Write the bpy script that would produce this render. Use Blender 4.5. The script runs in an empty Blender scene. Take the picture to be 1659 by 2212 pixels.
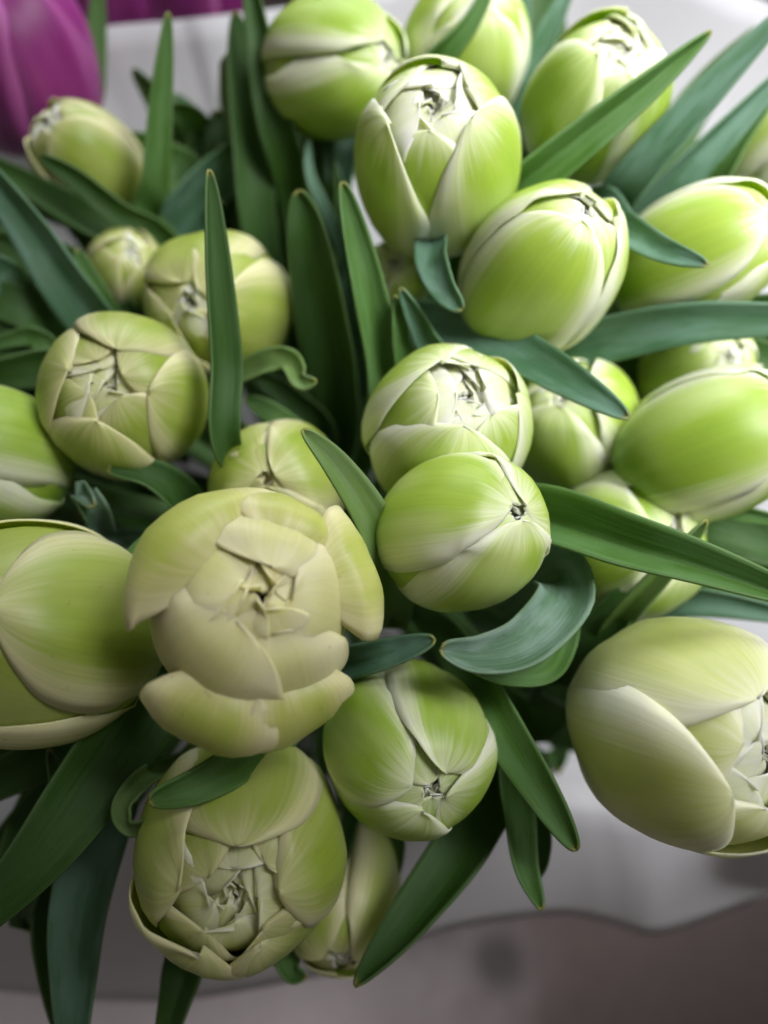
import bpy, math, random
from mathutils import Vector, Matrix, Quaternion, noise

# ------------------------------------------------------------------ camera, light, exposure
S = bpy.context.scene
COL = S.collection
CAM = Vector((0.0, 0.0, 0.62))
PITCH = 58.0                                    # degrees below the horizon
cd = bpy.data.cameras.new('camera'); cam = bpy.data.objects.new('camera', cd); COL.objects.link(cam)
cam.location = CAM; cam.rotation_euler = (math.radians(90 - PITCH), 0, 0)
cd.sensor_fit = 'VERTICAL'; cd.sensor_height = 36.0; cd.sensor_width = 27.0; cd.lens = 26.5
cd.clip_start = 0.005; cd.clip_end = 100
cd.dof.use_dof = True; cd.dof.focus_distance = 0.188; cd.dof.aperture_fstop = 4.6
S.camera = cam

w = bpy.data.worlds.new('World'); S.world = w; w.use_nodes = True
bg = w.node_tree.nodes['Background']
bg.inputs['Color'].default_value = (1.0, 0.94, 0.85, 1); bg.inputs['Strength'].default_value = 0.10

def area(name, loc, target, size, power, color, spread=180):
    d = bpy.data.lights.new(name, 'AREA'); d.shape = 'RECTANGLE'; d.size = size[0]; d.size_y = size[1]
    d.energy = power; d.color = color; d.spread = math.radians(spread)
    o = bpy.data.objects.new(name, d); COL.objects.link(o); o.location = loc
    o.rotation_euler = (Vector(target) - Vector(loc)).to_track_quat('-Z', 'Y').to_euler()
area('key_light', (0.37, 0.20, 0.84), (0.17, 0.28, 0.43), (0.40, 0.40), 1.42, (0.97, 0.98, 1.0), 54)  # unseen key lamp, cone narrowed to leave shade at the lower left
area('far_fill_light', (0.05, 0.95, 1.05), (0.0, 0.30, 0.45), (0.8, 0.5), 6.5, (0.90, 0.95, 1.0))  # added fill lamp beyond the bunch, brightens the far paper

S.view_settings.view_transform = 'Standard'; S.view_settings.look = 'None'
S.view_settings.exposure = 0.0; S.view_settings.gamma = 1.0
S.render.engine = 'CYCLES'
S.cycles.use_denoising = True
S.cycles.max_bounces = 8; S.cycles.transmission_bounces = 4

# ------------------------------------------------------------------ helpers
RM = cam.rotation_euler.to_matrix()
F = 1106.0 * 26.5 / 18.0                        # focal length in units of the 1659 x 2212 survey
def ray(x, y): return Vector(((x - 829.5) / F, (1106.0 - y) / F, -1.0))
def P(x, y, d): return CAM + RM @ (ray(x, y) * d)
TIE = P(720, 1170, 0.46)                        # where the stems of the bunch come together
AX = (TIE - P(760, 1130, 0.2)).normalized()
FOOT = TIE + AX * ((TIE.z - 0.012) / -AX.z)
N = noise.noise

def cr(pts, t):
    """Catmull-Rom through pts, t in 0..1"""
    n = len(pts) - 1; f = min(max(t, 0) * n, n - 1e-6); i = int(f); f -= i
    p1, p2 = pts[i], pts[i + 1]
    p0 = pts[i - 1] if i > 0 else p1 + (p1 - p2)
    p3 = pts[i + 2] if i + 2 <= n else p2 + (p2 - p1)
    return 0.5 * ((2 * p1) + (p2 - p0) * f + (2 * p0 - 5 * p1 + 4 * p2 - p3) * f * f + (3 * p1 - p0 - 3 * p2 + p3) * f * f * f)

def mesh_obj(name, verts, faces, mat, parent=None, uvs=None, solid=0.0, sub=0):
    me = bpy.data.meshes.new(name); me.from_pydata([tuple(v) for v in verts], [], faces); me.update()
    me.materials.append(mat)
    me.polygons.foreach_set('use_smooth', [True] * len(me.polygons))
    if uvs:
        ul = me.uv_layers.new(name='UVMap'); buf = []
        for l in me.loops: buf.extend(uvs[l.vertex_index])
        ul.data.foreach_set('uv', buf)
    o = bpy.data.objects.new(name, me); COL.objects.link(o)
    if parent: o.parent = parent
    if sub:
        m = o.modifiers.new('sub', 'SUBSURF'); m.levels = m.render_levels = sub
    if solid:
        m = o.modifiers.new('solid', 'SOLIDIFY'); m.thickness = solid; m.offset = 0.0
    return o

def grid_faces(nr, nc, closed=False):
    f = []
    for i in range(nr - 1):
        for j in range(nc if closed else nc - 1):
            k = (j + 1) % nc
            f.append((i * nc + j, i * nc + k, (i + 1) * nc + k, (i + 1) * nc + j))
    return f

def tube(name, pts, r0, r1, mat, parent, off, n=24, m=10, closed_tip=True):
    vs = []; ref = Vector((0.3, 0.9, 0.2))
    for i in range(n):
        t = i / (n - 1); p = cr(pts, t); tg = (cr(pts, min(1, t + .02)) - cr(pts, max(0, t - .02))).normalized()
        a = tg.cross(ref).normalized(); b = tg.cross(a)
        r = r0 + (r1 - r0) * t
        for j in range(m):
            g = 2 * math.pi * j / m; vs.append(p + a * (r * math.cos(g)) + b * (r * math.sin(g)) - off)
    fs = grid_faces(n, m, True)
    fs.append(tuple(range(m))); fs.append(tuple(range((n - 1) * m, n * m)))
    return mesh_obj(name, vs, fs, mat, parent)

# ------------------------------------------------------------------ materials
class NT:
    def __init__(s, name):
        s.m = bpy.data.materials.new(name); s.m.use_nodes = True; s.t = s.m.node_tree
        s.b = s.t.nodes['Principled BSDF']; s.out = s.t.nodes['Material Output']
    def n(s, kind, **kw):
        o = s.t.nodes.new(kind)
        for k, v in kw.items(): setattr(o, k, v)
        return o
    def put(s, sock, v):
        if hasattr(v, 'is_output'): s.t.links.new(v, sock)
        else: sock.default_value = v
    def math(s, op, a, b=0.0, c=0.0, clamp=False):
        o = s.n('ShaderNodeMath', operation=op, use_clamp=clamp)
        for i, v in enumerate((a, b, c)): s.put(o.inputs[i], v)
        return o.outputs[0]
    def smooth(s, v, a, b, lo=0.0, hi=1.0):
        o = s.n('ShaderNodeMapRange', interpolation_type='SMOOTHSTEP')
        for i, x in enumerate((v, a, b, lo, hi)): s.put(o.inputs[i], x)
        return o.outputs[0]
    def mix(s, f, a, b):
        o = s.n('ShaderNodeMix', data_type='RGBA')
        s.put(o.inputs['Factor'], f); s.put(o.inputs[6], a); s.put(o.inputs[7], b)
        return o.outputs[2]
    def noise(s, vec, scale, detail=3, rough=.55):
        o = s.n('ShaderNodeTexNoise'); s.put(o.inputs['Vector'], vec)
        o.inputs['Scale'].default_value = scale; o.inputs['Detail'].default_value = detail; o.inputs['Roughness'].default_value = rough
        return o.outputs['Fac']
    def xyz(s, x, y, z):
        o = s.n('ShaderNodeCombineXYZ')
        for i, v in enumerate((x, y, z)): s.put(o.inputs[i], v)
        return o.outputs[0]
    def uv(s):
        u = s.n('ShaderNodeUVMap'); q = s.n('ShaderNodeSeparateXYZ'); s.t.links.new(u.outputs[0], q.inputs[0])
        return q.outputs[0], q.outputs[1]
    def bump(s, h, strength, dist):
        o = s.n('ShaderNodeBump'); s.put(o.inputs['Height'], h)
        o.inputs['Strength'].default_value = strength; o.inputs['Distance'].default_value = dist
        s.t.links.new(o.outputs[0], s.b.inputs['Normal'])
        return o.outputs[0]

def c4(c): return (c[0], c[1], c[2], 1.0)

def petal_mat(name, cream, mid, deep, amount, edge_lo, edge_hi, spots=0.0):
    k = NT(name); ux, v = k.uv()
    u = k.math('MULTIPLY', k.math('SUBTRACT', ux, 0.5), 2.0); au = k.math('ABSOLUTE', u)
    rnd = k.math('MULTIPLY', k.n('ShaderNodeObjectInfo').outputs['Random'], 57.0)
    st = k.noise(k.xyz(k.math('MULTIPLY', u, 12.0), k.math('MULTIPLY', v, 1.4), rnd), 1.0, 5, .65)
    fine = k.noise(k.xyz(k.math('MULTIPLY', u, 42.0), k.math('MULTIPLY', v, 2.0), rnd), 1.0, 2, .5)
    lowf = k.noise(k.xyz(k.math('MULTIPLY', u, 1.6), k.math('MULTIPLY', v, 2.2), k.math('ADD', rnd, 9.0)), 1.0, 2, .5)
    a2 = k.math('ADD', au, k.math('MULTIPLY', k.math('SUBTRACT', st, .5), .34))
    a2 = k.math('ADD', a2, k.math('MULTIPLY', k.math('SUBTRACT', lowf, .5), .35))
    a2 = k.math('ADD', a2, k.math('MULTIPLY', k.math('SUBTRACT', fine, .5), .14))
    edge = k.smooth(a2, edge_lo, edge_hi)
    tip = k.smooth(k.math('ADD', v, k.math('MULTIPLY', k.math('SUBTRACT', st, .5), .3)), .80, 1.04)
    g = k.math('MULTIPLY', k.math('SUBTRACT', 1.0, edge), k.math('SUBTRACT', 1.0, k.math('MULTIPLY', tip, .75)))
    g = k.math('MULTIPLY', g, k.smooth(lowf, .2, .7, .72, 1.0))
    base = k.smooth(v, .46, .04)
    g = k.math('MAXIMUM', g, k.math('MULTIPLY', base, .75))
    g = k.math('MULTIPLY', g, amount, clamp=True)
    gcol = k.mix(k.smooth(k.math('ADD', k.math('MULTIPLY', k.math('ADD', k.math('MULTIPLY', st, .5), k.math('MULTIPLY', lowf, .5)), .75), k.math('MULTIPLY', base, .45)), .25, .95), c4(mid), c4(deep))
    col = k.mix(g, c4(cream), gcol)
    vein = k.smooth(fine, .3, .7, .975, 1.015)
    mul = k.n('ShaderNodeMix', data_type='RGBA', blend_type='MULTIPLY'); mul.inputs[0].default_value = 1.0
    k.put(mul.inputs[6], col); k.put(mul.inputs[7], k.xyz(vein, vein, vein)); col = mul.outputs[2]
    if spots:
        geo = k.n('ShaderNodeNewGeometry').outputs['Position']
        sp = k.smooth(k.noise(geo, 260.0, 2), .69, .76); col = k.mix(k.math('MULTIPLY', sp, spots), col, (.16, .10, .05, 1))
    k.put(k.b.inputs['Base Color'], col)
    k.b.inputs['Roughness'].default_value = .42; k.b.inputs['Specular IOR Level'].default_value = .38
    k.b.inputs['Subsurface Weight'].default_value = .6; k.b.inputs['Subsurface Scale'].default_value = .0018
    k.b.inputs['Subsurface Radius'].default_value = (.9, 1.0, .35)
    k.bump(k.math('ADD', k.math('MULTIPLY', st, .6), k.math('MULTIPLY', fine, .5)), .10, .0006)
    return k.m

CREAM = (.80, .82, .56); WHITE = (.86, .89, .72)
PM = {
 'fresh': petal_mat('fresh_petal', (.88, .93, .62), (.40, .55, .07), (.14, .30, .022), 1.05, .44, .92),
 'green': petal_mat('green_petal', (.86, .92, .60), (.34, .49, .055), (.105, .25, .018), 1.05, .50, .94),
 'inner': petal_mat('pale_inner_petal', (.90, .91, .72), (.62, .74, .26), (.42, .60, .12), .75, .15, .85),
 'cream': petal_mat('cream_petal', (.84, .77, .41), (.48, .54, .10), (.20, .32, .035), 1.0, .26, .95, .25),
 'creamin': petal_mat('cream_inner_petal', (.84, .78, .44), (.58, .60, .15), (.36, .44, .07), .62, .05, .75, .2),
 'olive': petal_mat('olive_petal', (.72, .69, .38), (.32, .41, .05), (.11, .22, .016), 1.0, .40, .94, .2),
 'pale': petal_mat('pale_petal', (.90, .90, .60), (.54, .61, .14), (.26, .37, .05), .92, .26, .88),
 'cream2': petal_mat('ivory_inner_petal', (.80, .76, .50), (.58, .60, .22), (.34, .42, .08), .7, .08, .8, .2),
 'purple': petal_mat('purple_petal', (.60, .17, .47), (.33, .033, .235), (.10, .01, .075), 1.05, .5, 1.0),
}

def leaf_mat(name, dark, mid, glauc, gl=.6):
    k = NT(name); ux, v = k.uv()
    rnd = k.math('MULTIPLY', k.n('ShaderNodeObjectInfo').outputs['Random'], 31.0)
    vein = k.noise(k.xyz(k.math('MULTIPLY', ux, 34.0), k.math('MULTIPLY', v, 1.2), rnd), 1.0, 3, .6)
    patch = k.noise(k.xyz(k.math('MULTIPLY', ux, 2.2), k.math('MULTIPLY', v, 4.5), rnd), 1.0, 4, .6)
    col = k.mix(k.smooth(vein, .3, .7), c4(dark), c4(mid))
    col = k.mix(k.math('MULTIPLY', k.smooth(patch, .36, .6), gl), col, c4(glauc))
    au = k.math('ABSOLUTE', k.math('MULTIPLY', k.math('SUBTRACT', ux, .5), 2.0))
    col = k.mix(k.math('MULTIPLY', k.smooth(au, .93, 1.0), .2), col, (.30, .42, .20, 1))
    col = k.mix(k.math('MULTIPLY', k.smooth(v, .972, .998), .6), col, (.40, .34, .08, 1))
    k.put(k.b.inputs['Base Color'], col)
    k.put(k.b.inputs['Roughness'], k.smooth(patch, .3, .7, .42, .58))
    k.b.inputs['Specular IOR Level'].default_value = .30
    k.bump(k.math('ADD', k.math('MULTIPLY', vein, .9), k.math('MULTIPLY', patch, .8)), .8, .0004)
    tr = k.n('ShaderNodeBsdfTranslucent'); k.put(tr.inputs[0], (.26, .40, .08, 1))
    mx = k.n('ShaderNodeMixShader'); mx.inputs[0].default_value = .30
    k.t.links.new(k.b.outputs[0], mx.inputs[1]); k.t.links.new(tr.outputs[0], mx.inputs[2]); k.t.links.new(mx.outputs[0], k.out.inputs[0])
    return k.m
LM = {
 'd': leaf_mat('dark_leaf', (.031, .088, .014), (.066, .155, .026), (.082, .165, .058), .5),
 'b': leaf_mat('blue_green_leaf', (.06, .155, .075), (.10, .225, .115), (.175, .31, .225), .85),
 'g': leaf_mat('mid_green_leaf', (.062, .16, .026), (.12, .255, .05), (.15, .29, .10), .6),
 'l': leaf_mat('light_green_leaf', (.15, .26, .06), (.22, .36, .09), (.24, .35, .16), .5),
 'p': leaf_mat('pale_glaucous_leaf', (.11, .22, .12), (.17, .30, .18), (.29, .42, .34), .95),
}
def stem_mat():
    k = NT('stem_green'); geo = k.n('ShaderNodeNewGeometry').outputs['Position']
    k.put(k.b.inputs['Base Color'], k.mix(k.noise(geo, 90.0, 3), (.10, .22, .06, 1), (.20, .33, .13, 1)))
    k.b.inputs['Roughness'].default_value = .45
    return k.m
STEM = stem_mat()
def paper_mat():
    k = NT('white_wrapping_paper'); geo = k.n('ShaderNodeNewGeometry').outputs['Position']
    f = k.noise(geo, 900.0, 4); big = k.noise(geo, 22.0, 4)
    k.put(k.b.inputs['Base Color'], k.mix(big, (.74, .73, .75, 1), (.80, .79, .81, 1)))
    k.b.inputs['Roughness'].default_value = .62
    k.bump(k.math('ADD', k.math('MULTIPLY', f, .15), big), .25, .002)
    tr = k.n('ShaderNodeBsdfTranslucent'); k.put(tr.inputs[0], (.75, .73, .74, 1))
    mx = k.n('ShaderNodeMixShader'); mx.inputs[0].default_value = .40
    k.t.links.new(k.b.outputs[0], mx.inputs[1]); k.t.links.new(tr.outputs[0], mx.inputs[2]); k.t.links.new(mx.outputs[0], k.out.inputs[0])
    return k.m
PAPER = paper_mat()
def plain(name, col, rough=.5):
    k = NT(name); geo = k.n('ShaderNodeNewGeometry').outputs['Position']
    q = k.noise(geo, 700.0, 2)
    k.put(k.b.inputs['Base Color'], k.mix(q, c4([x * .8 for x in col]), c4([min(1, x * 1.15) for x in col])))
    k.b.inputs['Roughness'].default_value = rough
    return k.m
STAMEN = plain('stamen_yellow', (.50, .42, .12)); PISTIL = plain('pistil_green', (.36, .46, .14))

# ------------------------------------------------------------------ the floor
def ground_mat():
    k = NT('grey_brown_concrete'); geo = k.n('ShaderNodeNewGeometry').outputs['Position']
    q = k.n('ShaderNodeSeparateXYZ'); k.put(q.inputs[0], geo); X, Y = q.outputs[0], q.outputs[1]
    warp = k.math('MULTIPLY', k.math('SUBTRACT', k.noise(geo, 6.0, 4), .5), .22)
    # dark brown tone to the right, its soft rim running across the floor
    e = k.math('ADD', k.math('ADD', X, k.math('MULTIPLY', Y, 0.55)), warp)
    brown_area = k.smooth(e, -.09, .15)
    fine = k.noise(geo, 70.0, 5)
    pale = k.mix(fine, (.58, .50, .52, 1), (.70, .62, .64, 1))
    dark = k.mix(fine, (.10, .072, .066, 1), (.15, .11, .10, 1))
    col = k.mix(brown_area, pale, dark)
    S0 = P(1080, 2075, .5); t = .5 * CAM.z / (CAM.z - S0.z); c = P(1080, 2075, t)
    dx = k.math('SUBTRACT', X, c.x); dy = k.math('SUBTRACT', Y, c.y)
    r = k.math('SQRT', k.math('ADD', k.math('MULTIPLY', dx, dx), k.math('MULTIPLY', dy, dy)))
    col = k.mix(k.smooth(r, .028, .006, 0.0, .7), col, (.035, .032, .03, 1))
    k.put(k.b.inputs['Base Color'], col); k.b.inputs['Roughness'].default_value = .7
    k.bump(fine, .4, .003)
    return k.m
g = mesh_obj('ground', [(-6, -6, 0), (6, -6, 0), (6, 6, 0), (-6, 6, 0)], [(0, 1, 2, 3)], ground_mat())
g['kind'] = 'structure'; g['label'] = 'grey and dark brown concrete floor with a dark spot, below the bouquet'

# ------------------------------------------------------------------ wrapping paper
def wrap():
    rim = [(-300, 2060, .35), (-60, 2130, .35), (110, 2152, .35), (250, 2163, .35), (400, 2160, .35), (560, 2135, .35), (760, 2092, .35), (880, 2040, .35), (1010, 2002, .35), (1200, 1978, .35),
           (1310, 1995, .35), (1405, 2022, .35), (1500, 1998, .35), (1659, 1932, .35), (1850, 1800, .27),
           (2150, 1300, .32), (2150, 700, .36), (1950, 260, .40), (1740, 50, .41), (1600, -18, .41), (1300, -150, .42), (1000, -90, .42), (760, -10, .40),
           (500, 30, .375), (370, 44, .372), (235, 56, .368), (60, 90, .36), (-200, 300, .34), (-380, 800, .32), (-450, 1450, .29), (-400, 1900, .28)]
    rp = [P(*q) for q in rim]; n = len(rp)
    rp.append(rp[0]); NC = 220; NR = 30
    a = AX.cross(Vector((0, 1, 0))).normalized(); b = AX.cross(a)
    ring = [cr(rp, j / NC) for j in range(NC)]
    # where the sheet falls over the front, it first rises to a crest under the flowers
    cp = [P(750 + (x - 750) * .95, 1700 + (y - 2050) * .3, .29) for x, y, d in rim]
    wt = [Vector((1.0 if d > .33 and y > 1700 else 0.0, 0, 0)) for x, y, d in rim]
    cp.append(cp[0]); wt.append(wt[0])
    crest = [cr(cp, j / NC) for j in range(NC)]; cw = [max(0, min(1, cr(wt, j / NC).x)) for j in range(NC)]
    vs = []; uv = []
    for i in range(NR):
        t = i / (NR - 1)
        for j in range(NC):
            top = ring[j]
            dv = top - TIE; dv -= AX * dv.dot(AX); dv.normalize()
            neck = TIE + dv * .040; foot = FOOT + dv * .046
            foot.z = max(foot.z, .004)
            if t < .25: p = foot.lerp(neck, t / .25)
            else:
                s = (t - .25) / .75
                p = neck.lerp(top, s) + AX * (.018 * math.sin(math.pi * s))
                if cw[j] > 0:
                    m = crest[j]; k = .6
                    e = neck.lerp(m, s / k) if s < k else m.lerp(top, (s - k) / (1 - k))
                    e2 = (neck * (1 - s) ** 2 + m * 2 * s * (1 - s) + top * s * s)
                    p = p.lerp(e.lerp(e2, .35), cw[j])
                p += dv * (.010 * math.sin(math.pi * s))
                fold = .006 * N(Vector((j * .16, s * 1.2, 3.3))) + .004 * N(Vector((j * .45, s * 2.5, 8.1)))
                p += (AX * .6 + dv * .4) * fold * (s * (1.25 - s)) * 2.2 * (1 - .85 * cw[j])
            vs.append(p); uv.append((j / NC, t))
    o = mesh_obj('wrapping_paper', vs, grid_faces(NR, NC, True), PAPER, None, uv, .00015)
    o['label'] = 'white paper sheet wrapped like a funnel around the green tulips'; o['category'] = 'wrapping paper'
wrap()

# ------------------------------------------------------------------ tulips
def profile(cl, tipz=1.0):
    A = [(.10, 0), (.60, .05), (.93, .25), (1.0, .50), (.86, .76), (.52, .94), (.10, 1.0)]
    B = [(.10, 0), (.60, .05), (.95, .25), (1.08, .50), (1.10, .75), (1.0, .95), (.80, 1.05)]
    q = min(1.2, cl)
    return [Vector((a[0] + (b[0] - a[0]) * q, (a[1] + (b[1] - a[1]) * q) * (1 if i < 5 else 1 + (tipz - 1) * (i - 4) / 2), 0)) for i, (a, b) in enumerate(zip(A, B))]

def petal(bloom, mat, R, H, ang, W=1.0, sc=1.0, hs=1.0, cl=0.0, twist=.05, crumple=.02, curl=0.0, keel=.03, seed=0.0, z0=0.0, lean=0.0, pw=.6, nr=26, nc=15, thick=.00045, flare=0.0, pleat=0.0, tm=1.0, rc=1.25, pp=2.7, pb=.5, hug=0.0):
    pr = profile(cl)
    vs = []; uv = []
    ca, sa = math.cos(ang), math.sin(ang)
    # normalise the outline
    sh = lambda t: (t + .02) ** pb * max(0.0, 1 - t ** pp) ** pw
    mx = max(sh(i / 40) for i in range(41))
    for i in range(nr):
        v = i / (nr - 1); t = 1 - (1 - v) ** 1.7
        tt = t * tm; p = cr(pr, tt); q0 = cr(pr, max(0, tt - .02)); q1 = cr(pr, min(1, tt + .02))
        tr, tz = (q1.x - q0.x) * sc * R, (q1.y - q0.y) * hs * H
        L = math.hypot(tr, tz) or 1; nrx, nz = tz / L, -tr / L          # outward normal in the (r, z) plane
        r, z = p.x * sc * R, p.y * hs * H + z0 * H
        r += lean * R * t * t
        Rc = min(max(r / max(nrx, .25), .55 * sc * R), rc * sc * R)
        hw = W * sc * R * sh(t) / mx
        for j in range(nc):
            u = -1 + 2 * j / (nc - 1)
            us = math.copysign(abs(u) ** .9, u)
            a = us * hw / Rc
            a = max(-1.9, min(1.9, a))
            lat = Rc * math.sin(a); inn = Rc * (1 - math.cos(a))
            d = -inn + twist * R * u * (.3 + t) - keel * R * math.exp(-(u / .16) ** 2) * math.sin(math.pi * min(1, t * 1.05))
            d += crumple * R * (1.6 * N(Vector((u * 1.3 + seed, t * 2.1, seed * 1.7))) + .8 * N(Vector((u * 3.1 + seed, t * 4.5, seed))) * (.3 + t))
            d += crumple * R * 1.2 * abs(u) ** 3 * math.sin(9 * t + seed * 5)
            d += flare * R * (math.exp(-((abs(u) - .74) / .2) ** 2) - 1.6 * abs(u) ** 9) * math.sin(math.pi * min(1, t) ** .9)
            d += pleat * R * math.sin(u * 6.5 + seed) * t * t + pleat * .6 * R * math.sin(u * 13 + seed * 3 + t * 4) * t ** 3
            d -= hug * R * abs(u) ** 5 * min(1.0, t * 3) * (1 - .6 * t ** 4)
            cz = 0.0
            if curl:
                k = max(0, (t - .7) / .3) ** 2; d -= curl * R * k; cz = -.35 * abs(curl) * R * k
            rr = r + d * nrx; zz = z + d * nz + cz
            lat += crumple * R * .8 * N(Vector((t * 3.0, seed * 2.3, 4.0))) * t
            vs.append((ca * rr - sa * lat, sa * rr + ca * lat, zz)); uv.append(((u + 1) / 2, t))
    return mesh_obj('petal', vs, grid_faces(nr, nc), mat, bloom, uv, thick)

TYPES = {
 # n, phase, W, sc, hs, cl, crumple, material slot, curl, extra
 'closed': [(3, 0, 1.0, 1.00, 1.0, .02, .016, 'o', 0, 1), (3, 60, .95, .94, .975, .0, 0.012, 'o', 0, 1), (3, 25, .80, .86, .945, -.06, 0.012, 'i', 0, 1)],
 'closed4': [(4, 0, .82, 1.00, 1.0, .03, .02, 'o', 0, .98), (4, 45, .80, .93, .965, .0, 0.012, 'o', 0, 1), (4, 25, .70, .82, .92, -.08, 0.013, 'i', 0, 1)],
 'double': [(3, 0, .98, 1.00, 1.0, .10, .02, 'o', 0, .86), (3, 60, .98, .94, .975, .08, 0.013, 'o', 0, .92), (4, 20, .84, .88, .955, .05, 0.013, 'i', .0, .95), (4, 60, .80, .81, .935, .02, 0.013, 'i', .0, .98), (3, 10, .80, .74, .915, -.03, 0.013, 'i', .0, 1)],
 'multi': [(4, 0, .84, 1.00, 1.0, .08, .02, 'o', 0, .88), (4, 45, .84, .94, .975, .05, 0.013, 'o', 0, .95), (4, 20, .80, .88, .955, .03, 0.013, 'i', 0, .97), (3, 60, .80, .81, .93, -.03, 0.013, 'i', 0, 1)],
 'half': [(3, 0, .99, 1.00, 1.0, .10, .018, 'o', .0, .94), (3, 60, 1.0, .94, .975, .06, 0.013, 'o', .0, .97), (4, 20, .78, .88, .95, .0, 0.013, 'i', .0, 1), (3, 50, .74, .80, .925, -.04, 0.013, 'i', .0, 1)],
 'cup': [(4, 0, .97, 1.00, 1.0, .38, .02, 'o', 0, .89), (4, 45, .92, .92, .965, .30, 0.013, 'o', 0, .93), (4, 20, .88, .88, .955, .20, 0.013, 'i', 0, .96), (4, 60, .82, .80, .935, .08, 0.013, 'i', 0, 1), (3, 10, .78, .70, .91, -.02, 0.013, 'i', 0, 1)],
 'cup5': [(5, 0, .84, 1.00, 1.0, .38, .03, 'o', .0, .94), (4, 30, .95, .94, .975, .28, 0.013, 'o', 0, .95), (4, 70, .90, .87, .955, .18, 0.013, 'i', 0, .97), (4, 20, .82, .79, .93, .07, 0.013, 'i', 0, 1), (3, 50, .78, .70, .905, -.02, 0.013, 'i', 0, 1)],
 'closed5': [(5, 0, .72, 1.00, 1.0, .05, .022, 'o', 0, .97), (5, 36, .70, .94, .97, .0, .013, 'o', 0, 1), (4, 25, .70, .86, .94, -.06, .012, 'i', 0, 1)],
 'short': [(3, 0, .95, 1.00, 1.0, .12, .02, 'o', 0, .76), (3, 60, .98, .94, .975, .10, .013, 'o', 0, .90), (4, 20, .84, .88, .955, .05, .013, 'i', 0, .97), (3, 60, .80, .81, .93, -.03, .013, 'i', 0, 1)],
 'ragged': [(6, 0, .64, 1.00, 1.0, .05, .035, 'o', 0, .97), (6, 30, .60, .92, .97, .03, .03, 'o', 0, 1)],
 'open': [(3, 0, 1.05, 1.02, .92, .80, .03, 'o', .20, 1), (3, 60, 1.02, .90, .95, .60, .03, 'o', .22, 1), (4, 20, .95, .78, .96, .36, .04, 'i', .10, 1), (5, 50, .76, .62, .94, .25, .05, 'i', .06, 1), (5, 10, .60, .45, .93, .2, .07, 'i', .03, 1)],
}

def stem_path(base, axis, foot):
    return [base + axis * .004, base - axis * .03, base.lerp(TIE, .45) - axis * .012, TIE + (foot - FOOT) * .5, foot]

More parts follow.
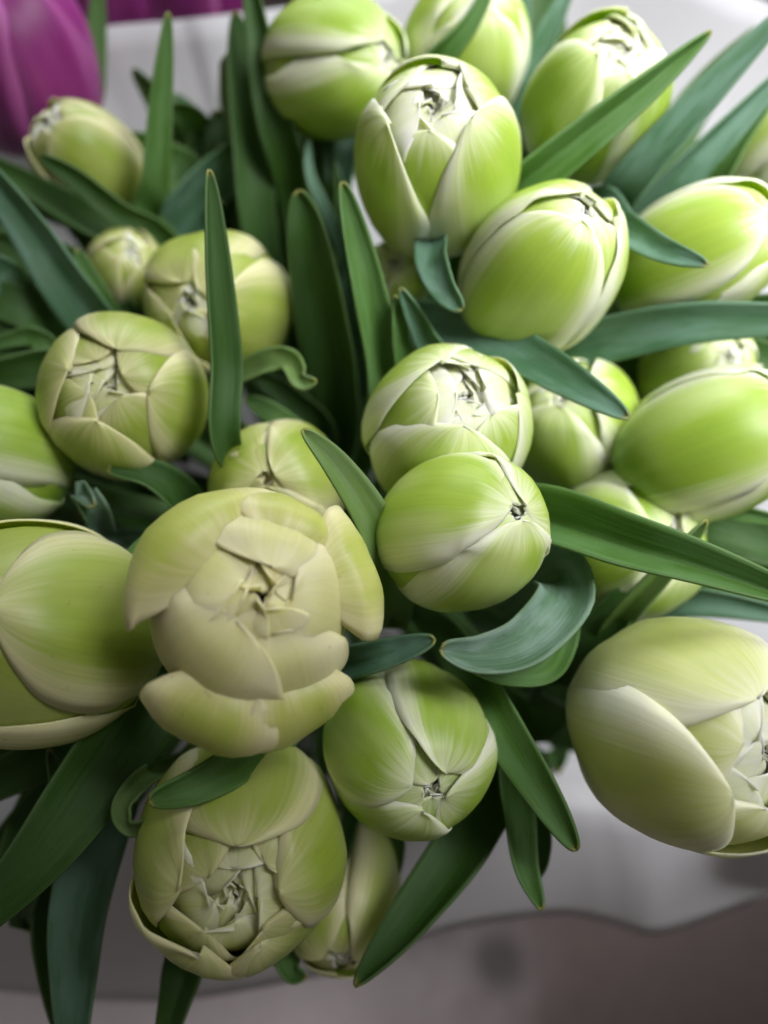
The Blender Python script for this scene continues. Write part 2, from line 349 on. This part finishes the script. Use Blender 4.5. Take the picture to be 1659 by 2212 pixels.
TULIPS = {}
def tulip(key, label, x, y, rpx, d, tip, kind, mo, mi, lr=2.25, rot=0.0, seed=None, group='green and cream double tulips in the white paper', tie=True, petals=None, stamens=False, wm=1.0, fl=.012, pleat=.004, tw=1.0):
    rnd = random.Random(seed if seed is not None else key)
    C = P(x, y, d); R = rpx * d / F; H = R * lr
    ox, oy = (tip[0] - x) / (rpx * lr / 2), -(tip[1] - y) / (rpx * lr / 2)
    L = math.hypot(ox, oy)
    if L > .96: ox *= .96 / L; oy *= .96 / L; L = .96
    k = math.sqrt(1 - L * L)
    vd = (RM @ ray(x, y)).normalized()
    rt = (RM @ Vector((1, 0, 0))); rt = (rt - vd * rt.dot(vd)).normalized(); up = rt.cross(vd)
    axis = (rt * ox + up * oy - vd * k).normalized()
    base = C - axis * H / 2
    if tie:
        foot = FOOT + Vector((rnd.uniform(-.024, .024), rnd.uniform(-.024, .024), 0)); foot.z = .012
        path = stem_path(base, axis, foot)
    else:
        foot = Vector((base.x * 1.05, base.y + .14, .012)); path = [base + axis * .004, base - axis * .03, base.lerp(foot, .4), foot]
    root = bpy.data.objects.new('tulip', None); COL.objects.link(root); root.location = foot; root.empty_display_size = .01
    root['label'] = label; root['category'] = 'tulip'; root['group'] = group
    tube('stem', path, .0040, .0046, STEM, root, foot)
    # receptacle at the foot of the bloom carries the petals
    vs = []; m = 12
    for (rr, zz) in ((.06, -.02), (.11, .0), (.16, .05), (.13, .16), (.10, .30), (.05, .36)):
        for j in range(m): vs.append((rr * R * math.cos(2 * math.pi * j / m), rr * R * math.sin(2 * math.pi * j / m), zz * H))
    fs = grid_faces(6, m, True); fs.append(tuple(range(5 * m, 6 * m)))
    bl = mesh_obj('bloom', vs, fs, PISTIL, root)
    # local frame: z along axis, x towards the picture's right as far as possible
    qd = (-vd).rotation_difference(axis); xx = qd @ rt; yy = axis.cross(xx)
    M = Matrix((xx, yy, axis)).transposed()
    bl.rotation_mode = 'QUATERNION'; bl.rotation_quaternion = M.to_quaternion(); bl.location = base - foot
    mats = {'o': PM[mo], 'i': PM[mi]}
    if petals is None:
        petals = []
        for wi, (n, ph, W, sc, hs, cl, cr_, slot, curl, tm) in enumerate(TYPES[kind]):
            for q in range(n):
                petals.append(dict(ang=math.radians(rot + ph + 360 * q / n + (rnd.uniform(-5, 5) if slot == 'o' else rnd.uniform(-22, 22))), W=W * (wm if slot == 'o' else 1) * rnd.uniform(.92, 1.06), sc=sc * rnd.uniform(.985, 1.015),
                                   tm=tm if tm == 1 else tm * rnd.uniform(.96, 1.04), hs=hs * rnd.uniform(.985, 1.01), cl=cl * rnd.uniform(.8, 1.2), crumple=cr_, curl=curl * rnd.uniform(.4, 1.4), slot=slot,
                                   twist=tw * (.032 if wi == 0 else .018) if slot == 'o' else tw * rnd.uniform(.03, .08), keel=rnd.uniform(.0, .03), pw=.6 if slot == 'o' else rnd.uniform(.3, .5), lean=0, flare=fl if slot == 'o' else 0, pleat=0 if slot == 'o' else pleat, hug=.055 if slot == 'o' else .035, seed=rnd.uniform(0, 90)))
    if kind not in ('open', 'ragged'):
        for q in range(2):
            petals.append(dict(ang=math.radians(rot + 40 + 170 * q), W=.62, sc=.66 - .05 * q, hs=.875 if kind not in ('closed', 'closed4') else .91, cl=-.15, crumple=.015, slot='i', twist=.04, seed=rnd.uniform(0, 90), pw=.4, pleat=.02))
    for p in petals:
        p = dict(p); slot = p.pop('slot', 'o'); p.setdefault('seed', rnd.uniform(0, 90))
        small = p.get('W', 1) < .6
        petal(bl, mats[slot], R, H, nr=20 if small else 28, nc=9 if small else 15, **p)
    if stamens:
        for q in range(6):
            a = q * math.pi / 3 + .3
            pts = [Vector((.06 * R * math.cos(a), .06 * R * math.sin(a), .3 * H)), Vector((.13 * R * math.cos(a), .13 * R * math.sin(a), .6 * H)), Vector((.15 * R * math.cos(a), .15 * R * math.sin(a), .84 * H))]
            tube('stamen', pts, .03 * R, .055 * R, STAMEN, bl, Vector((0, 0, 0)), 8, 7)
    TULIPS[key] = (root, foot, path)
    return root

D = math.radians
hero = []
for (a, W, sc, hs, cl, cru, curl, slot, tw) in (
    (138, .98, 1.16, .99, .52, .035, .22, 'o', .05), (66, .70, 1.02, .94, .66, .03, .14, 'o', .04), (18, .60, 1.20, .95, .66, .03, .20, 'o', .04),
    (249, .52, 1.30, .84, .70, .03, .14, 'o', .03), (293, .46, 1.26, .84, .70, .03, .14, 'o', -.03),
    (72, .98, .92, 1.0, .28, .025, .05, 'i', .04), (350, .95, .90, .99, .28, .025, .05, 'i', .04), (285, .80, .98, .95, .38, .025, .05, 'i', .04),
    (226, 1.0, .95, .98, .34, .025, .05, 'i', .04), (150, .9, .84, .98, .22, .02, .05, 'i', .04),
    (40, .75, .74, .97, .10, .02, .02, 'i', .04), (160, .75, .74, .97, .10, .02, .02, 'i', .04), (280, .75, .74, .97, .10, .02, .02, 'i', .04),
    (100, .66, .60, .95, -.04, .03, 0, 'i', .04), (220, .66, .60, .95, -.04, .03, 0, 'i', .04), (340, .66, .60, .95, -.04, .03, 0, 'i', .04)):
    hero.append(dict(ang=D(a), W=W, sc=sc, hs=hs, cl=cl, crumple=cru, curl=curl, slot=slot, twist=tw, keel=.01, pw=.48 if slot == 'o' else .45, rc=.95 if slot == 'o' else 1.1, pp=4.5 if slot == 'o' else 4.0, pb=.7))

T = tulip
T('hero', 'widest open cream yellow tulip facing the camera, its ruffled centre showing', 546, 1312, 222, .180, (566, 1286), 'open', 'cream', 'creamin', lr=1.75, petals=hero, stamens=True)
T('T2', 'smooth closed pale green tulip bud right of the open cream tulip', 1000, 1150, 171, .203, (1112, 1108), 'closed', 'fresh', 'inner', rot=33, tw=.5)
T('T3', 'green tulip with a pale ruffled tip directly behind the smooth closed bud', 968, 930, 176, .228, (1015, 850), 'double', 'fresh', 'inner', rot=250)
T('T4', 'half hidden pale tulip under the tip of the long blue green leaf', 1238, 922, 140, .268, (1220, 850), 'half', 'fresh', 'inner', rot=250)
T('T5', 'tall pale green tulip with torn white tip at the upper middle', 940, 350, 178, .240, (935, 235), 'double', 'fresh', 'inner', lr=2.4, rot=85, seed='tall one')
T('T6', 'egg shaped lime green tulip with a frilled white tip, right of centre', 1168, 590, 163, .236, (1262, 462), 'half', 'fresh', 'inner', lr=2.4, rot=235)
T('T7', 'lime green tulip lying rightwards at the upper right edge below long leaves', 1500, 555, 140, .248, (1668, 470), 'half', 'fresh', 'inner', lr=2.5, rot=70)
T('T8', 'split lime tulip with white inner petals crossed by a diagonal leaf', 1285, 225, 148, .266, (1335, 115), 'double', 'green', 'inner', lr=2.35, rot=205, wm=.84)
T('T9', 'pale tulip at the top edge behind the tall torn tipped tulip', 1005, 120, 136, .292, (1030, 10), 'half', 'fresh', 'inner', lr=2.4, rot=270)
T('T10', 'round yellow green tulip at the top, left of the torn tipped one', 725, 145, 138, .280, (845, 130), 'half', 'green', 'inner', lr=2.2, rot=0)
T('T11', 'small blurred pale tulip at the upper left beside the purple tulip', 190, 348, 108, .300, (112, 268), 'double', 'olive', 'inner', lr=2.3, rot=80)
T('T12', 'smallest pale tulip peeping out behind the tulip with the upright leaf', 275, 588, 86, .292, (290, 540), 'multi', 'olive', 'inner', rot=30)
T('T13', 'rounded olive green tulip crossed by the upright dark leaf', 470, 658, 155, .266, (410, 650), 'half', 'olive', 'inner', lr=2.0, rot=340)
T('T14', 'squat ruffled pale green tulip at the left middle', 270, 858, 174, .236, (240, 828), 'multi', 'olive', 'pale', lr=1.95, rot=75)
T('T15', 'shaded olive tulip tucked behind the open cream tulip', 600, 1055, 150, .240, (578, 1035), 'closed', 'olive', 'creamin', lr=2.1, rot=30)
T('T16', 'shaded green tulip cut by the left edge above the large one', -25, 985, 150, .232, (-170, 930), 'closed', 'green', 'inner', rot=20)
T('T17', 'large yellow green tulip cut by the left edge beside the open cream tulip', 80, 1362, 240, .200, (-140, 1345), 'short', 'olive', 'cream2', lr=2.1, rot=6, tw=-.8)
T('T18', 'downward tilted green tulip with pale seams below the curled leaf', 885, 1615, 178, .212, (930, 1700), 'closed4', 'green', 'inner', lr=2.1, rot=60)
T('T19', 'open drooping tulip with a ruffled cream heart at the bottom', 522, 1822, 212, .204, (515, 1925), 'cup5', 'olive', 'pale', lr=2.3, rot=18, tw=-1.0, stamens=True)
T('T20', 'dim drooping tulip half hidden behind the bottom open tulip', 738, 1925, 128, .247, (735, 2060), 'half', 'olive', 'inner', rot=20, lr=2.5)
T('T21', 'largest pale yellow tulip opening towards the lower right edge', 1485, 1575, 230, .203, (1655, 1630), 'cup', 'pale', 'inner', lr=2.2, rot=205, tw=-.5, stamens=True)
T('T22', 'smooth green tulip bud at the right edge, middle height', 1530, 965, 160, .240, (1700, 890), 'closed', 'green', 'inner', lr=2.4, rot=70)
T('T23', 'pale green tulip lying under the broad right hand leaf', 1345, 1180, 164, .258, (1440, 1165), 'half', 'green', 'inner', rot=60)
T('T24', 'small tulip showing only a cream petal below the wide right leaf', 1505, 800, 112, .280, (1570, 770), 'half', 'fresh', 'inner', rot=60)
T('T25', 'pale tulip cut by the right edge among the upper right leaves', 1672, 315, 112, .288, (1760, 215), 'half', 'fresh', 'inner', rot=60)
T('T26', 'tiny pale tulip deep between the central blades', 850, 600, 74, .272, (856, 568), 'half', 'fresh', 'inner', rot=60)
PG = 'purple tulips of the bunch behind'
T('V1', 'large purple tulip at the top left corner', 35, 130, 165, .315, (15, -30), 'ragged', 'purple', 'purple', lr=2.3, rot=300, wm=.9, fl=.06, group=PG, tie=False)
T('V2', 'purple tulip at the top edge beyond the white paper, nearer the corner', 235, -45, 125, .45, (230, -145), 'ragged', 'purple', 'purple', rot=280, group=PG, tie=False)
T('V3', 'purple tulip at the top edge beyond the white paper, farther from the corner', 425, -55, 125, .45, (425, -155), 'ragged', 'purple', 'purple', rot=250, group=PG, tie=False)

# ------------------------------------------------------------------ leaves, each a part of its tulip
def leaf(key, pts, wpx, mat='g', cup=.18, roll=0.0, fold=0.0, base=.3, tipr=.55, bw=.55, wav=.0, twist=0.0, nr=44, nc=11, peak=.45, cut=False):
    """pts: survey points (x, y, depth) from base to tip; roll turns the blade about its spine, fold makes a keel"""
    root, foot, path = TULIPS[key]
    sp = [P(*p) for p in pts]
    if base: sp = [sp[0].lerp(TIE, base)] + sp
    dm = pts[len(pts) // 2][2]; Wd = wpx * dm / F / 2
    vs = []; uv = []; sd = random.Random(str(pts)).uniform(0, 50)
    for i in range(nr):
        v = i / (nr - 1); t = 1 - (1 - v) ** 1.35
        p = cr(sp, t); tg = (cr(sp, min(1, t + .015)) - cr(sp, max(0, t - .015))).normalized()
        view = (p - CAM).normalized()
        side = tg.cross(view)
        if side.length < .05: side = tg.cross(Vector((1, 0, 0)))
        side.normalize(); nor = side.cross(tg).normalized()
        if nor.dot(view) > 0: nor = -nor; 
        q = Quaternion(tg, math.radians(roll + twist * (t - .5))); side = q @ side; nor = q @ nor
        s = bw + (1 - bw) * math.sin(math.pi / 2 * min(1, t / peak)) if t < peak else 1.0
        if t > peak and not cut:
            k = (t - peak) / (1 - peak); s = max(0.0, 1 - k ** 2.3) ** (tipr * .85) * (1 - .30 * k)
        for j in range(nc):
            u = -1 + 2 * j / (nc - 1)
            h = cup * (u * u) + fold * abs(u) + wav * N(Vector((u * 1.2, t * 5, sd))) + wav * abs(u) ** 2 * math.sin(t * 14 + sd + (2 if u > 0 else 0)) * .6
            vs.append(p + side * (u * Wd * s * (1 - .18 * cup * u * u)) + nor * (h * Wd * (.25 + .75 * s)) - foot)
            uv.append(((u + 1) / 2, t))
    return mesh_obj('leaf', vs, grid_faces(nr, nc), LM[mat], root, uv, .0008)

L = leaf
# upright blades, upper left
L('T13', [(490, 980, .225), (482, 780, .218), (465, 560, .212), (450, 368, .208)], 84, 'd', cup=.5, roll=25, wav=.05)
L('T13', [(735, 900, .30), (705, 700, .265), (672, 520, .25), (648, 412, .245)], 138, 'd', cup=.45, roll=-20, wav=.05)
L('T26', [(818, 900, .26), (825, 790, .245), (795, 640, .235), (765, 510, .23), (738, 395, .226)], 92, 'g', cup=.6, roll=15, wav=.05)
L('T26', [(868, 830, .25), (862, 730, .236), (853, 638, .230)], 48, 'g', cup=.5, roll=20, base=.2)
L('T26', [(950, 810, .25), (915, 720, .234), (866, 622, .226)], 66, 'b', cup=.4, roll=-15, base=.2)
L('T26', [(760, 640, .31), (710, 480, .29), (668, 380, .285), (665, 300, .285)], 34, 'b', cup=.5, roll=30)
L('T5', [(925, 500, .255), (935, 565, .228), (960, 625, .222), (998, 668, .222)], 82, 'b', cup=.4, roll=10, base=.15, tipr=.45)
L('T26', [(760, 480, .32), (730, 400, .305), (712, 320, .30), (735, 270, .30)], 40, 'b', cup=.4, roll=-30)
# right side
L('T3', [(800, 720, .29), (900, 700, .262), (1040, 722, .238), (1160, 785, .225), (1260, 845, .218), (1358, 904, .212)], 118, 'b', cup=.35, roll=-18, base=.2, wav=.05)
L('T4', [(1060, 800, .28), (1200, 760, .262), (1350, 722, .25), (1500, 695, .24), (1700, 690, .235), (1900, 700, .23)], 112, 'b', cup=.3, roll=12, base=.2, wav=.06)
L('T7', [(1380, 760, .30), (1480, 690, .275), (1600, 660, .265), (1760, 640, .26)], 70, 'd', cup=.35, roll=20, base=.2)
L('T8', [(1280, 440, .275), (1340, 492, .238), (1425, 542, .224), (1528, 574, .218)], 84, 'b', cup=.4, roll=-25, base=.15)
L('T8', [(1010, 490, .27), (1110, 410, .245), (1260, 290, .234), (1400, 180, .230), (1530, 70, .230)], 90, 'g', fold=.9, cup=.05, roll=12, base=.2, tipr=.75)
L('T25', [(1270, 520, .285), (1370, 385, .258), (1520, 215, .245), (1720, 0, .236)], 104, 'b', cup=.3, roll=-22, base=.2, wav=.05)
L('T25', [(1330, 530, .30), (1430, 410, .28), (1550, 290, .27), (1710, 130, .264)], 100, 'b', fold=.4, cup=.3, roll=30, base=.2)
L('T25', [(1440, 520, .30), (1530, 395, .278), (1600, 285, .27), (1720, 130, .265)], 88, 'g', cup=.4, roll=-15, base=.2)
L('T25', [(1380, 480, .33), (1450, 300, .32), (1530, 180, .318), (1640, 60, .315)], 110, 'd', cup=.3, roll=30, base=.2)
L('T9', [(850, 220, .285), (940, 130, .268), (1010, 55, .262), (1075, -60, .26)], 58, 'g', cup=.45, roll=18, base=.15)
L('T9', [(1120, 240, .31), (1130, 110, .30), (1143, -60, .295)], 34, 'b', cup=.4, roll=20)
L('T8', [(1130, 260, .31), (1160, 140, .298), (1200, 40, .292), (1250, -70, .29)], 62, 'b', cup=.4, roll=-15)
L('T9', [(1110, 260, .34), (1150, 120, .33), (1160, 0, .325), (1170, -120, .325)], 150, 'd', cup=.3, roll=10)
# upper left
L('T11', [(195, 330, .345), (200, 180, .335), (208, 60, .33), (212, -70, .325)], 56, 'g', cup=.4, roll=10)
L('T11', [(325, 500, .30), (332, 380, .282), (345, 200, .272), (362, 28, .266)], 72, 'g', cup=.5, roll=22, tipr=.6)
L('T11', [(330, 420, .35), (380, 330, .34), (350, 230, .335), (290, 150, .335)], 90, 'd', cup=.4, roll=-35)
L('T11', [(470, 420, .36), (430, 320, .35), (400, 255, .345), (372, 205, .34)], 95, 'b', cup=.3, roll=15)
L('T10', [(560, 520, .31), (540, 330, .298), (520, 160, .292), (508, 28, .29)], 96, 'd', cup=.4, roll=20)
L('T10', [(640, 420, .305), (600, 260, .285), (570, 120, .28), (535, -80, .275)], 92, 'd', cup=.5, roll=-20)
L('T10', [(590, 480, .33), (620, 320, .315), (560, 130, .31), (545, -40, .31)], 70, 'g', cup=.4, roll=10)
L('T12', [(330, 600, .33), (420, 440, .315), (510, 345, .308), (592, 283, .305)], 120, 'b', cup=.3, roll=18)
L('T12', [(560, 640, .34), (560, 500, .325), (575, 400, .32), (600, 330, .318)], 120, 'd', cup=.3, roll=-18)
L('T12', [(380, 560, .31), (250, 500, .295), (110, 430, .288), (-60, 330, .285)], 92, 'd', cup=.45, roll=18)
L('T12', [(380, 540, .30), (260, 460, .283), (160, 380, .276), (84, 334, .272)], 64, 'd', cup=.45, roll=-20)
L('T14', [(300, 790, .29), (170, 640, .268), (60, 480, .26), (-80, 300, .255)], 120, 'b', fold=.35, cup=.2, roll=-25)
L('T14', [(260, 740, .31), (120, 640, .295), (20, 560, .288), (-120, 450, .285)], 140, 'd', cup=.3, roll=10)
L('T14', [(300, 800, .30), (225, 670, .278), (190, 600, .272), (165, 540, .268)], 60, 'g', cup=.5, roll=15)
L('T14', [(340, 760, .31), (280, 680, .29), (240, 620, .283), (180, 560, .28)], 60, 'd', cup=.4, roll=-15)
L('T16', [(200, 860, .29), (80, 770, .275), (0, 740, .27), (-120, 700, .268)], 100, 'd', cup=.3, roll=12)
L('T16', [(160, 800, .28), (90, 735, .27), (40, 728, .268), (-60, 760, .266)], 52, 'g', cup=.5, roll=-12, wav=.2)
# middle
L('T13', [(480, 860, .262), (560, 790, .244), (620, 782, .238), (650, 822, .236), (684, 822, .234)], 62, 'l', cup=.6, roll=-20, base=.2, wav=.25, twist=60)
L('T15', [(680, 980, .27), (610, 915, .26), (560, 880, .256), (530, 862, .254)], 60, 'g', cup=.5, roll=20)
L('T15', [(700, 930, .30), (640, 870, .29), (590, 830, .288), (520, 790, .286)], 70, 'd', cup=.4, roll=-20)
L('hero', [(850, 1330, .24), (832, 1210, .208), (790, 1110, .200), (720, 1005, .196), (652, 930, .194)], 96, 'l', fold=.35, cup=.2, roll=22, base=.1, wav=.06)
L('T14', [(430, 1180, .26), (390, 1085, .235), (320, 1030, .226), (232, 1018, .222)], 104, 'd', cup=.55, roll=28, base=.2)
L('T14', [(230, 1160, .25), (200, 1100, .228), (180, 1065, .225), (205, 1095, .220)], 66, 'p', cup=.7, roll=10, base=.1, tipr=.35)
L('hero', [(470, 1130, .24), (390, 1140, .225), (310, 1185, .215), (240, 1245, .210)], 58, 'g', cup=.45, roll=30, base=.2)
L('T23', [(1050, 1120, .25), (1180, 1125, .220), (1350, 1180, .202), (1520, 1230, .193), (1760, 1310, .186)], 140, 'g', fold=.9, cup=.05, roll=-14, base=.15, peak=.35, bw=.7)
L('T22', [(1330, 1090, .275), (1450, 1080, .25), (1560, 1100, .24), (1760, 1140, .235)], 60, 'g', cup=.4, roll=15, base=.2)
L('T23', [(1420, 1180, .285), (1530, 1150, .27), (1620, 1160, .265), (1800, 1180, .26)], 130, 'd', cup=.3, roll=10, base=.2)
L('T23', [(1250, 1450, .27), (1330, 1340, .235), (1430, 1230, .218), (1526, 1122, .210)], 66, 'l', fold=.45, cup=.2, roll=25, base=.2)
L('T23', [(1150, 1560, .28), (1250, 1440, .245), (1330, 1330, .235), (1400, 1250, .232)], 120, 'd', cup=.4, roll=-15, base=.2)
L('T21', [(1280, 1350, .28), (1420, 1300, .26), (1540, 1300, .25), (1760, 1340, .245)], 90, 'b', cup=.4, roll=20, base=.2)
L('T2', [(1090, 1330, .245), (1200, 1240, .222), (1222, 1300, .205), (1140, 1390, .192), (1040, 1420, .187), (950, 1405, .186)], 150, 'p', cup=.55, roll=14, base=.1, tipr=.45, peak=.4, bw=.6)
L('T2', [(1120, 1330, .25), (1210, 1330, .225), (1190, 1430, .206), (1110, 1455, .200), (1010, 1440, .198)], 80, 'g', cup=.4, roll=-10, base=.1)
L('hero', [(690, 1450, .24), (780, 1430, .212), (870, 1405, .204), (940, 1382, .200)], 84, 'b', cup=.45, roll=-15, base=.1, tipr=.42)
L('T18', [(960, 1370, .25), (1030, 1480, .222), (1110, 1610, .208), (1185, 1730, .200), (1246, 1835, .196)], 112, 'g', cup=.35, roll=16, base=.15, tipr=.5)
L('T18', [(1080, 1600, .25), (1112, 1740, .222), (1130, 1870, .212), (1168, 1965, .206)], 84, 'g', cup=.55, roll=-22, base=.2, tipr=.55)
L('T18', [(1130, 1650, .26), (1165, 1780, .235), (1170, 1850, .228), (1160, 1900, .225)], 60, 'd', cup=.4, roll=20, base=.2)
L('T18', [(1080, 1640, .26), (1020, 1800, .232), (900, 1970, .218), (768, 2132, .208)], 150, 'd', cup=.4, roll=20, base=.2, tipr=.7, wav=.04)
# lower left
L('T17', [(400, 1400, .25), (320, 1510, .215), (180, 1710, .200), (60, 1870, .192), (-120, 2060, .186)], 185, 'd', cup=.28, roll=-15, base=.2, bw=.7)
L('T19', [(300, 1600, .26), (235, 1750, .232), (180, 1950, .222), (165, 2120, .215), (160, 2320, .21)], 150, 'b', cup=.35, roll=20, base=.2)
L('T17', [(180, 1800, .27), (110, 1960, .245), (110, 2100, .237), (150, 2300, .23)], 105, 'd', cup=.4, roll=-25, base=.2)
L('T17', [(60, 1980, .25), (90, 1850, .226), (130, 1720, .215), (108, 1615, .212)], 62, 'd', cup=.5, roll=-20, base=.2)
L('T17', [(200, 1560, .26), (90, 1640, .237), (-20, 1700, .23), (-140, 1780, .226)], 110, 'd', cup=.35, roll=12, base=.2)
L('T17', [(160, 1600, .28), (70, 1760, .255), (20, 1880, .248), (-60, 2000, .243)], 100, 'g', cup=.35, roll=-12, base=.2)
L('T19', [(640, 1540, .235), (550, 1620, .196), (430, 1690, .180), (322, 1728, .176)], 112, 'g', cup=.4, roll=-18, base=.1, tipr=.42)
L('T19', [(400, 1640, .235), (320, 1680, .205), (268, 1740, .196), (285, 1785, .192), (340, 1770, .188)], 54, 'l', cup=.6, roll=20, base=.1, tipr=.4)
L('T19', [(440, 1980, .26), (405, 2080, .232), (385, 2150, .225), (345, 2300, .22)], 100, 'd', fold=.5, cup=.1, roll=10, base=.2)
L('T20', [(760, 1760, .25), (715, 1900, .226), (670, 1990, .218), (590, 2085, .212)], 50, 'd', cup=.5, roll=20, base=.15)
L('T20', [(600, 2000, .25), (610, 2060, .235), (632, 2105, .23), (662, 2112, .228)], 66, 'g', cup=.6, roll=-15, base=.2)
L('T20', [(820, 1720, .27), (830, 1850, .25), (780, 1960, .242), (735, 2000, .24)], 90, 'd', cup=.4, roll=-15, base=.2)

for (x0, y0, x1, y1, d0, d1, wd, m) in [(220, 1560, -60, 1640, .26, .245, 100, 'd'), (250, 1600, -40, 1860, .265, .25, 110, 'd'), (260, 1680, 30, 1990, .265, .252, 105, 'g'), (230, 1760, 60, 2010, .27, .256, 100, 'd'),
        (120, 700, -90, 640, .28, .27, 110, 'd'), (200, 620, -80, 520, .30, .29, 120, 'd'), (150, 800, -90, 830, .27, .26, 100, 'd'), (330, 520, 60, 440, .315, .305, 110, 'd'), (430, 420, 250, 300, .33, .32, 110, 'g'),
        (690, 470, 690, 250, .315, .305, 110, 'd'), (640, 450, 655, 230, .325, .315, 110, 'g'), (720, 460, 760, 270, .32, .315, 90, 'b'), (1120, 470, 1140, 250, .31, .30, 90, 'd'), (430, 480, 440, 270, .34, .33, 120, 'd'), (500, 470, 470, 240, .335, .325, 110, 'd'), (330, 480, 260, 290, .335, .325, 100, 'd'),
        (590, 380, 480, 200, .345, .335, 100, 'd'), (60, 640, -60, 560, .275, .268, 90, 'b'), (880, 480, 760, 330, .33, .32, 110, 'd'),
        (1380, 760, 1760, 800, .29, .28, 120, 'd'), (1400, 860, 1760, 860, .29, .285, 120, 'd'), (1420, 1120, 1760, 1220, .27, .26, 120, 'd'), (1500, 1240, 1800, 1300, .26, .255, 110, 'd')]:
    L('T17' if y0 > 1500 else 'T14' if x0 < 500 else 'T22', [(x0, y0, d0), ((x0 + x1) / 2, (y0 + y1) / 2 - 15, (d0 + d1) / 2 - .006), (x1, y1, d1)], wd, m, cup=.35, roll=(x0 * 7 + y0) % 50 - 25, base=.2)
# deeper blades that fill the heart of the bunch
rnd = random.Random(7)
FILL = [(-20, 480), (40, 560), (-60, 620), (20, 720), (90, 700), (-40, 800), (150, 640), (30, 900), (160, 460), (240, 520), (330, 420), (430, 300), (500, 380), (60, 1090), (130, 1040), (-40, 1080), (200, 1130), (270, 1090), (400, 1150),
        (1450, 700), (1560, 740), (1640, 760), (1400, 780), (1380, 860), (1420, 1080), (1560, 1150), (1640, 1200), (1500, 1230), (1600, 1280), (1300, 1280), (1250, 1400), (1180, 1440), (1480, 420), (1400, 460), (1600, 420), (1150, 420), (1100, 560), (1000, 560),
        (200, 1640), (120, 1700), (40, 1720), (260, 1560), (300, 1640), (60, 1800), (600, 1560), (650, 1700), (980, 1450), (1130, 1540), (1180, 1600), (880, 560), (740, 560), (660, 480)]
keys = [k for k in TULIPS if k[0] in 'hT']
for i, (x, y) in enumerate([(600, 520), (690, 620), (760, 760), (640, 720), (700, 850), (560, 820), (900, 660), (1060, 820), (1120, 960), (1250, 1080), (1260, 720), (1400, 650), (1420, 900), (1100, 480), (1220, 430), (1130, 300),
        (700, 330), (620, 420), (420, 330), (120, 560), (60, 640), (60, 820), (480, 960), (420, 1060), (150, 1080), (330, 1130), (800, 1220), (900, 1330), (1150, 1480), (1190, 1560), (700, 1560), (620, 1640), (330, 1560), (760, 1780), (1060, 1620), (470, 500)] + FILL):
    k = keys[i % len(keys)]
    best = min(keys, key=lambda q: (TULIPS[q][2][2] - P(x, y, .33)).length + .02 * rnd.random())
    dd = rnd.uniform(.30, .335); dx, dy = x - 720, y - 1150; n = math.hypot(dx, dy) or 1
    ex, ey = x + dx / n * 90 + rnd.uniform(-40, 40), y + dy / n * 90 + rnd.uniform(-40, 40)
    L(best, [(x - dx * .25, y - dy * .25, .40), (x, y, dd + .03), (ex, ey, dd)], rnd.uniform(80, 125), rnd.choice('ddgd'), cup=rnd.uniform(.2, .5), roll=rnd.uniform(-45, 45), nr=22, nc=7)
